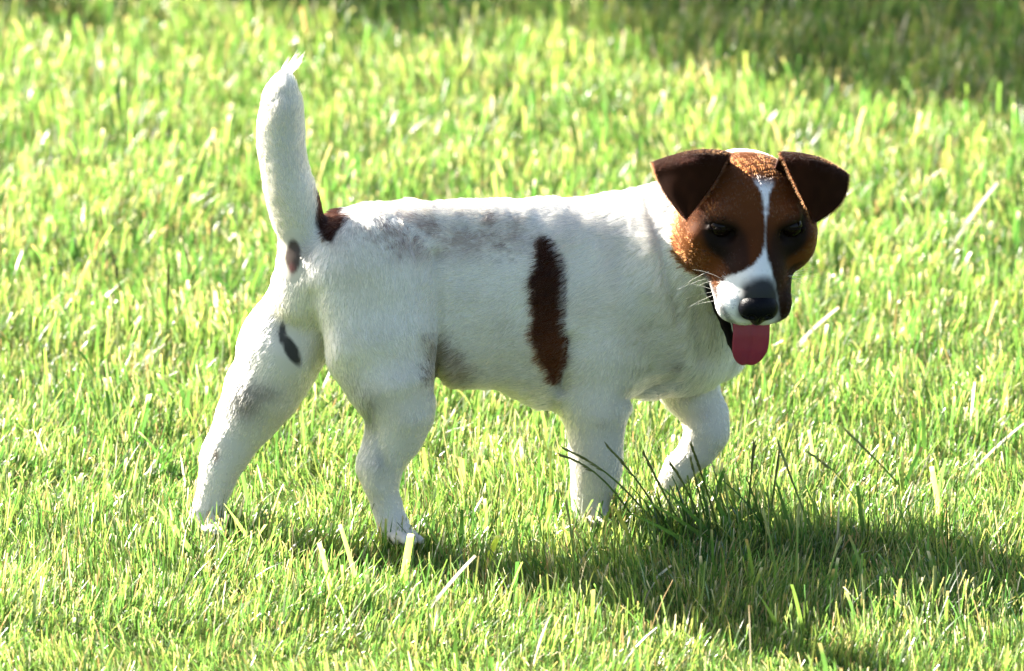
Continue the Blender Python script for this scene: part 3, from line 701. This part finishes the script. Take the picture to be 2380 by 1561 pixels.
# ------------------------------------------------------------------ single stems, blades and straws that stand out
def gp(px, py):
    """point of the ground seen at px, py in the side view"""
    d = VF * DIST + np.array([1, 0, 0]) * (px - 1190) / PXM + VU * (780.5 - py) / PXM
    return CAM + d * (-CAM[2] / d[2])
def stem_line(bx, by, tx, ty, dY=0.0, n=9, sag=.05):
    a = gp(bx, by); b_ = P(tx, ty, a[1] + dY); u = np.linspace(0, 1, n)[:, None]
    l = np.linalg.norm(b_ - a); return a * (1 - u) + b_ * u + np.array([0, 0, 1]) * sag * l * u * (1 - u) * 4 + np.array([0, 0, -.004]) * (1 - u)
srg = np.random.default_rng(5)
def seed_stalk(bx, by, tx, ty, label, dY=0, dark=1.0, thick=.0009, heads=True, nsp=14):
    ln = stem_line(bx, by, tx, ty, dY, 9, srg.uniform(-.02, .13)); root = empty('seed_stalk', ln[0]); tag(root, label, 'grass stalk', 'grass stalks with seed heads')
    pts = ln - ln[0]
    v, f = tube(pts, np.linspace(thick, thick * .6, len(pts)), 6)
    cc = np.array([.13, .19, .045]) * dark
    mesh_np('stem', v, f, m_stalk, root, col=np.tile(cc, (len(v), 1)) * (1 + .2 * noise(v, 200)[:, None]))
    if heads:
        ax = nrm(pts[-1] - pts[-3]); sd_ = nrm(np.cross(ax, [.2, 1, .1])); L_ = np.linalg.norm(pts[-1]); vs_, fs_, cs_ = [], [], []; off = 0
        for k in range(nsp):
            u = 1 - k / nsp * .38; c0 = np.array([np.interp(u, np.linspace(0, 1, len(pts)), pts[:, i]) for i in range(3)])
            d = nrm(ax + sd_ * (1 if k % 2 else -1) * srg.uniform(.05, .13) + srg.normal(0, .03, 3)); ln_ = srg.uniform(.0075, .0105)
            v, f = tube([c0 + d * ln_ * q_ for q_ in (0, .25, .55, .8, 1)], np.array([.3, 1, 1.0, .6, .1]) * .00082, 6)
            vs_.append(v); fs_.append(f + off); off += len(v); cs_.append(np.tile(np.array([.20, .21, .08]) * dark * srg.uniform(.7, 1.3), (len(v), 1)))
        mesh_np('seed_head', np.concatenate(vs_), np.concatenate(fs_), m_stalk, root, col=np.concatenate(cs_))
    return root
def lone_blade(bx, by, tx, ty, w_, label, col, name='grass_blade', cat='grass blade', group='broad single grass blades', dY=0, cut=True, face=(1, .25, 0), mat=None):
    ln = stem_line(bx, by, tx, ty, dY, 11, .04); o0 = ln[0]; pts = ln - o0; ax = nrm(pts[-1] - pts[0]); fd = np.array(face, float); fd = nrm(fd - ax * (fd @ ax)); nr_ = np.cross(ax, fd)
    V_, F_2 = [], []
    for i, p_ in enumerate(pts):
        u = i / 10; ww_ = w_ * ((1 - .2 * u) if cut else (1 - u ** 2) + .03) * (.6 + .4 * min(1, u * 5)) / 2
        V_ += [p_ - fd * ww_, p_ + nr_ * ww_ * .35, p_ + fd * ww_]
    for i in range(10):
        for j in range(2): F_2.append((i * 3 + j, i * 3 + j + 1, (i + 1) * 3 + j + 1, (i + 1) * 3 + j))
    c_ = np.tile(np.array(col), (33, 1)) * (1 + .15 * noise(np.array(V_), 120)[:, None]); c_[-3:] = c_[-3:] * .4 + np.array([.5, .42, .25]) * .6
    o = mesh_np(name, V_, F_2, mat or m_grass, col=c_); o.location = o0; tag(o, label, cat, group); return o
SS = [((1560, 1262), (1318, 1048), 'dark seed stalk leaning left across the lower front leg, highest of the fan', -.03, .55),
      ((1500, 1240), (1312, 1062), 'dark seed stalk leaning left, its head left of the standing front leg', -.035, .55),
      ((1575, 1262), (1418, 1045), 'dark seed stalk, its head before the right edge of the standing front leg', -.03, .5),
      ((1610, 1262), (1500, 1062), 'seed stalk whose head stands just left of the lifted paw', -.04, .6),
      ((1640, 1250), (1560, 1082), 'seed stalk crossing the lifted paw', -.06, .8),
      ((1650, 1240), (1606, 1072), 'pale green seed stalk crossing the bent wrist of the lifted leg', -.07, 1.3),
      ((1680, 1265), (1608, 1040), 'tall dark seed stalk in front of the bent wrist of the lifted leg', -.07, .5),
      ((1735, 1240), (1752, 1040), 'dark upright seed stalk right of the lifted leg', -.01, .5),
      ((1782, 1250), (1810, 1060), 'dark thin upright seed stalk, second right of the lifted leg', 0, .55),
      ((1905, 1270), (1812, 1040), 'long green seed stalk leaning left over the shadow edge', 0, .8),
      ((2010, 1190), (1890, 1060), 'long seed stalk leaning left in the sunlit grass right of the lifted leg', 0, .8),
      ((2135, 1170), (1975, 1010), 'long green seed stalk leaning left, the one farthest right of the dog', 0, .8),
      ((1810, 1370), (1778, 1205), 'pale pinkish seed head upright in the shadow of the dog, leftmost', 0, 1.9),
      ((1850, 1360), (1856, 1190), 'pale pinkish seed head upright in the shadow of the dog, middle', 0, 2.0),
      ((1915, 1385), (1948, 1268), 'short thick pale seed head in the shadow of the dog', 0, 2.2),
      ((1350, 1420), (1318, 1180), 'thin green seed stalk below the standing front leg', 0, .8),
      ((2165, 1470), (2172, 1335), 'pale stubby seed stalk in the bright grass at the lower right', 0, 2.0),
      ((300, 770), (262, 600), 'dark thin seed stalk in the sunlit grass at the far left', 0, .5),
      ((385, 860), (392, 630), 'dark straight seed stalk left of the hind leg', 0, .5),
      ((455, 700), (425, 560), 'dark seed stalk left of the tail root', 0, .5)]
for b_, t_, lab, dy, dk in SS: seed_stalk(*b_, *t_, lab, dy, dk * (1.5 if dk < 1 else 1), thick=.0011)
LB = [((590, 1230), (540, 1003), .0042, 'dark green blade in front of the stretched hind shank', (.07, .16, .03), -.01, True),
      ((505, 1230), (480, 1050), .0040, 'bright green blade along the stretched hind foot', (.22, .36, .07), -.02, True),
      ((462, 1300), (352, 1160), .0050, 'broad green blade leaning left beside the stretched hind foot', (.12, .26, .05), 0, False),
      ((250, 1235), (70, 1180), .0040, 'green blade lying low at the far left', (.13, .25, .06), 0, False),
      ((610, 1300), (520, 1170), .0044, 'green blade rising between the hind feet, left one', (.18, .33, .06), 0, False),
      ((935, 1360), (955, 1242), .0075, 'very broad bright cut blade below the near hind foot', (.26, .42, .06), -.01, True),
      ((1120, 1330), (1158, 1246), .0060, 'short yellow green cut blade right of the near hind foot', (.40, .50, .06), 0, True),
      ((780, 1410), (742, 1262), .0048, 'long light blade below and left of the near hind foot', (.30, .44, .09), 0, True),
      ((835, 1370), (790, 1220), .0042, 'green blade just left of the near hind foot', (.20, .34, .07), 0, True),
      ((1700, 1290), (1470, 1150), .0040, 'lowest of the dark blades leaning left between the front paws', (0.056, 0.128, 0.024), -.02, False),
      ((1670, 1300), (1440, 1185), .0042, 'dark blade leaning left against the foot of the standing front leg', (0.048, 0.120, 0.024), -.02, False),
      ((1690, 1280), (1520, 1120), .0038, 'dark blade leaning left just in front of the lifted paw', (0.056, 0.136, 0.029), -.03, False),
      ((1720, 1275), (1640, 1120), .0046, 'dark broad blade right of the lifted paw', (0.048, 0.120, 0.024), -.02, False),
      ((1745, 1275), (1690, 1130), .0040, 'dark upright blade beside the lifted leg, right of the broad one', (0.056, 0.128, 0.024), 0, False),
      ((1850, 1280), (1800, 1110), .0044, 'dark green blade upright behind the dog shadow', (.04, .095, .02), 0, False),
      ((1050, 1320), (975, 1190), .0030, 'thin dark green blade right of the near hind foot', (.09, .19, .04), 0, False),
      ((1900, 1120), (1880, 1000), .004, 'upright bright blade right of the lifted leg', (.25, .38, .08), 0, True),
      ((2190, 1230), (2165, 1085), .0055, 'bright upright blade at the right under the head', (.32, .46, .08), 0, True)]
for b_, t_, w_, lab, c_, dy, cut in LB: lone_blade(*b_, *t_, w_, lab, c_, dY=dy, cut=cut)
ST2 = [((975, 1440), (1105, 1292), .0036, 'pale bleached straw leaning right below the belly'),
       ((1480, 1380), (1560, 1315), .0028, 'short bleached straw in the grass below the front paws'),
       ((2010, 1360), (2068, 1320), .0042, 'short thick pale cut stem in the shadow of the dog'),
       ((2185, 605), (2320, 425), .0040, 'long bleached straw leaning right at the right of the head'),
       ((1820, 830), (1950, 715), .0038, 'twisted pale straw leaning right beside the tongue'),
       ((300, 860), (385, 800), .0030, 'bleached straw lying left of the thigh'),
       ((500, 232), (555, 170), .0045, 'bleached blade left of the tail tip'),
       ((765, 478), (812, 432), .0045, 'whitish blade sticking up behind the rump'),
       ((2240, 1110), (2380, 985), .0030, 'grey straw leaning right at the right edge')]
for b_, t_, w_, lab in ST2: lone_blade(*b_, *t_, w_, lab, (.66, .64, .52), name='straw', cat='straw', group='bleached straws lying in the lawn', mat=m_stalk)

# ------------------------------------------------------------------ trees behind the lawn: their crowns throw the shade at the far edge of the grass
m_leaf = leaf_mat('tree_leaf', .35, (1.6, 1.6, .9, 1))
m_bark, t, out = new_mat('bark'); b = t.nodes.new('ShaderNodeBsdfPrincipled'); b.inputs['Roughness'].default_value = .95
no = t.nodes.new('ShaderNodeTexNoise'); no.inputs['Scale'].default_value = 25; no.inputs['Detail'].default_value = 6
cr = t.nodes.new('ShaderNodeValToRGB'); cr.color_ramp.elements[0].color = (.05, .035, .022, 1); cr.color_ramp.elements[1].color = (.19, .14, .09, 1)
bu = t.nodes.new('ShaderNodeBump'); bu.inputs['Strength'].default_value = .7
t.links.new(no.outputs[0], cr.inputs[0]); t.links.new(cr.outputs[0], b.inputs['Base Color']); t.links.new(no.outputs[0], bu.inputs['Height']); t.links.new(bu.outputs[0], b.inputs['Normal']); t.links.new(b.outputs[0], out.inputs[0])
def tree(G, dist, rad, label, nl, seed):
    """G: where the middle of the crown's shade falls"""
    r_ = np.random.default_rng(seed); c0 = np.array([G[0], G[1], 0]) + sdir * dist; base = np.array([c0[0], c0[1], 0])
    root = empty('tree', base); tag(root, label, 'tree', 'trees behind the lawn'); cz = c0[2]
    d = nrm(r_.normal(size=(60, 3))); cc = d * r_.uniform(.25, .95, (60, 1)) * np.array(rad) + [0, 0, cz]
    cr_ = r_.uniform(.28, .46, 60) * min(rad)
    tr_pts = [np.array([0, 0, z]) + [.05 * math.sin(z * 2), .04 * math.cos(z * 1.7) - .04, 0] for z in np.linspace(-.05, cz, 9)]
    tv_, tf_ = tube(tr_pts, np.linspace(.13, .06, 9) * rad[0], 10); vs_, fs_ = [tv_], [tf_]; off = len(tv_)
    for k in range(0, 60, 3):
        st = tr_pts[4 + (k // 3) % 5]; e_ = cc[k]; u = np.linspace(0, 1, 6)[:, None]
        v, f = tube(st * (1 - u) + e_ * u + np.array([0, 0, .12]) * u * (1 - u), np.linspace(.035, .008, 6) * rad[0], 6); vs_.append(v); fs_.append(f + off); off += len(v)
    mesh_np('trunk', np.concatenate(vs_), np.concatenate(fs_), m_bark, root)
    i = r_.integers(0, 60, nl); p = cc[i] + nrm(r_.normal(size=(nl, 3))) * (cr_[i] * r_.random(nl) ** .4)[:, None]
    a_ = nrm(r_.normal(size=(nl, 3))); b_ = nrm(np.cross(a_, r_.normal(size=(nl, 3)))); s_ = r_.uniform(.022, .042, nl)[:, None]
    v = np.stack([p - a_ * s_, p - b_ * s_ * .55, p + a_ * s_, p + b_ * s_ * .55], 1).reshape(-1, 3)
    col = np.repeat(np.array([.06, .12, .025]) * r_.uniform(.6, 1.5, (nl, 1)), 4, 0)
    mesh_np('crown', v, np.arange(nl * 4).reshape(-1, 4), m_leaf, root, col=col, smooth=False)
tree((1.56, 2.22), 6.6, (1.15, 1.0, .75), 'leafy young tree on the lawn whose crown shades the far right grass', 70000, 3)
tree((-.68, 2.68), 6.6, (.70, .62, .5), 'smaller leafy young tree whose crown shades the far left edge of the grass', 20000, 4)
